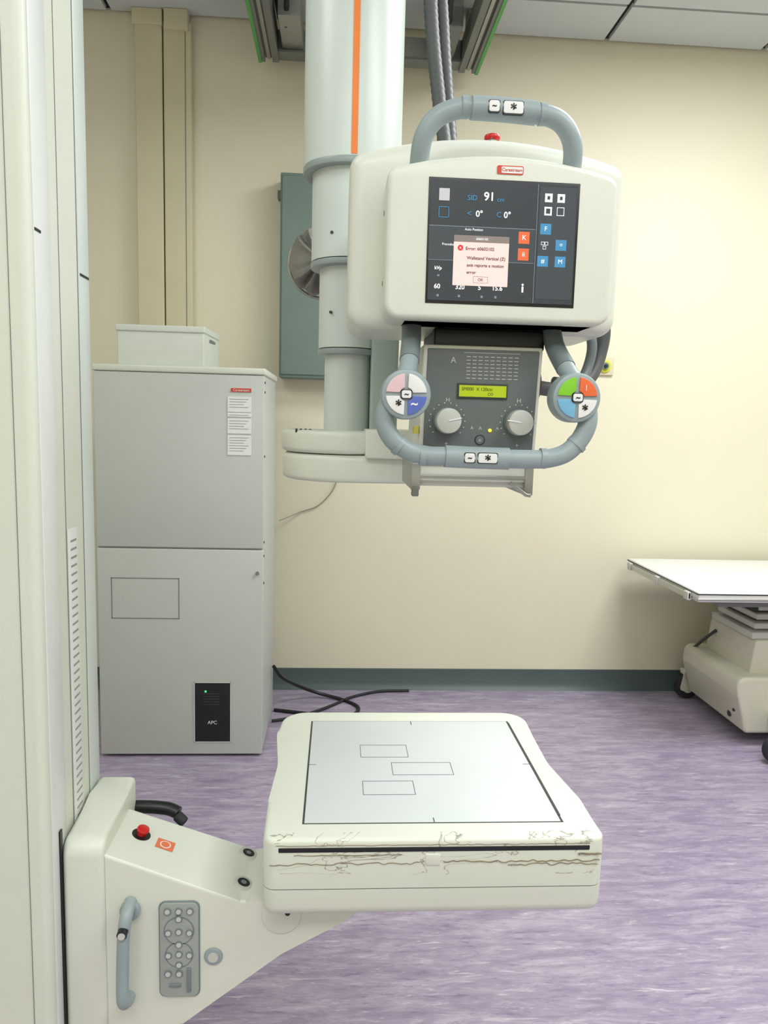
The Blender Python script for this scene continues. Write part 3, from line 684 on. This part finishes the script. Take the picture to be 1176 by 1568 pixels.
for x, y in ((1.97, 3.87), (2.01, 3.07), (3.14, 3.87), (3.14, 3.07)):
    cyl('castor_wheel', (x, y - .02, .065), (x, y + .02, .065), .065, M_blackr, G, bev=.008)
    cyl('castor_hub', (x, y - .024, .065), (x, y + .024, .065), .03, M_couchb, G)
    prism('castor_fork', rnd([(x - .05, .05), (x + .05, .05), (x + .10, .16), (x - .03, .16)], .015), 'y', y - .032, y - .024, M_couchb, G)
    box('castor_cap', x - .03, x + .12, y - .032, y + .032, .135, .165, M_couchb, G, .008)
tube('pedal_lever', [(1.93, 3.74, .33), (1.95, 3.70, .38), (2.0, 3.66, .45)], .008, M_seam, G)

# ------------------------------------------------------------------ emergency button on wall
g = grp('wall_emergency_call_button', (1.437, 3.98, 1.819))
box('plate', 1.39, 1.482, 3.985, 3.999, 1.77, 1.867, M_trunk, g, .004)
cyl('ring', (1.43, 3.986, 1.818), (1.43, 3.975, 1.818), .034, M_yel, g, bev=.003)
cyl('button_base', (1.43, 3.976, 1.818), (1.43, 3.965, 1.818), .019, M_teal, g); cyl('button', (1.43, 3.966, 1.818), (1.43, 3.955, 1.818), .010, M_blackr, g, bev=.002)

# ------------------------------------------------------------------ cables
tube('floor_power_cable', [(-.30, 3.60, .26), (-.26, 3.66, .18), (-.18, 3.78, .09), (-.08, 3.84, .03), (.05, 3.80, .009), (.13, 3.70, .009), (.10, 3.60, .009), (-.02, 3.58, .009), (-.16, 3.62, .009), (-.30, 3.66, .009)], .009, M_black, n=14, seg=12)
tube('floor_network_cable', [(-.30, 3.52, .009), (-.22, 3.55, .009), (-.10, 3.63, .009), (.0, 3.73, .008), (.10, 3.84, .008), (.25, 3.925, .008), (.42, 3.94, .008)], .0075, M_blackr, n=14, seg=12)
tube('thin_wall_cable', [(.0, 3.985, 1.40), (.0, 3.985, 1.22), (-.02, 3.985, 1.12), (-.10, 3.985, 1.03), (-.2, 3.985, .99), (-.30, 3.9, .955)], .003, M_wire, n=14, seg=8)

# ------------------------------------------------------------------ camera
F = 1132.0
yaw = math.atan(0.0645); pitch = math.atan(0.125); roll = 0.027
fwd = Vector((math.sin(yaw) * math.cos(pitch), math.cos(yaw) * math.cos(pitch), -math.sin(pitch)))
r0 = Vector((math.cos(yaw), -math.sin(yaw), 0)); u0 = r0.cross(fwd)
R = r0 * math.cos(roll) + u0 * math.sin(roll); U = u0 * math.cos(roll) - r0 * math.sin(roll)
Mx = Matrix((R, U, -fwd)).transposed().to_4x4(); Mx.translation = Vector((0, 0, 1.5))
cam = bpy.data.cameras.new('camera'); co = bpy.data.objects.new('camera', cam); COL.objects.link(co)
co.matrix_world = Mx; cam.sensor_fit = 'VERTICAL'; cam.sensor_height = 36; cam.lens = 36 * F / 1568; cam.clip_start = .02
sc.camera = co
w = bpy.data.worlds.new('world'); sc.world = w; w.use_nodes = True
w.node_tree.nodes['Background'].inputs[0].default_value = (.9, .95, 1, 1); w.node_tree.nodes['Background'].inputs[1].default_value = .2
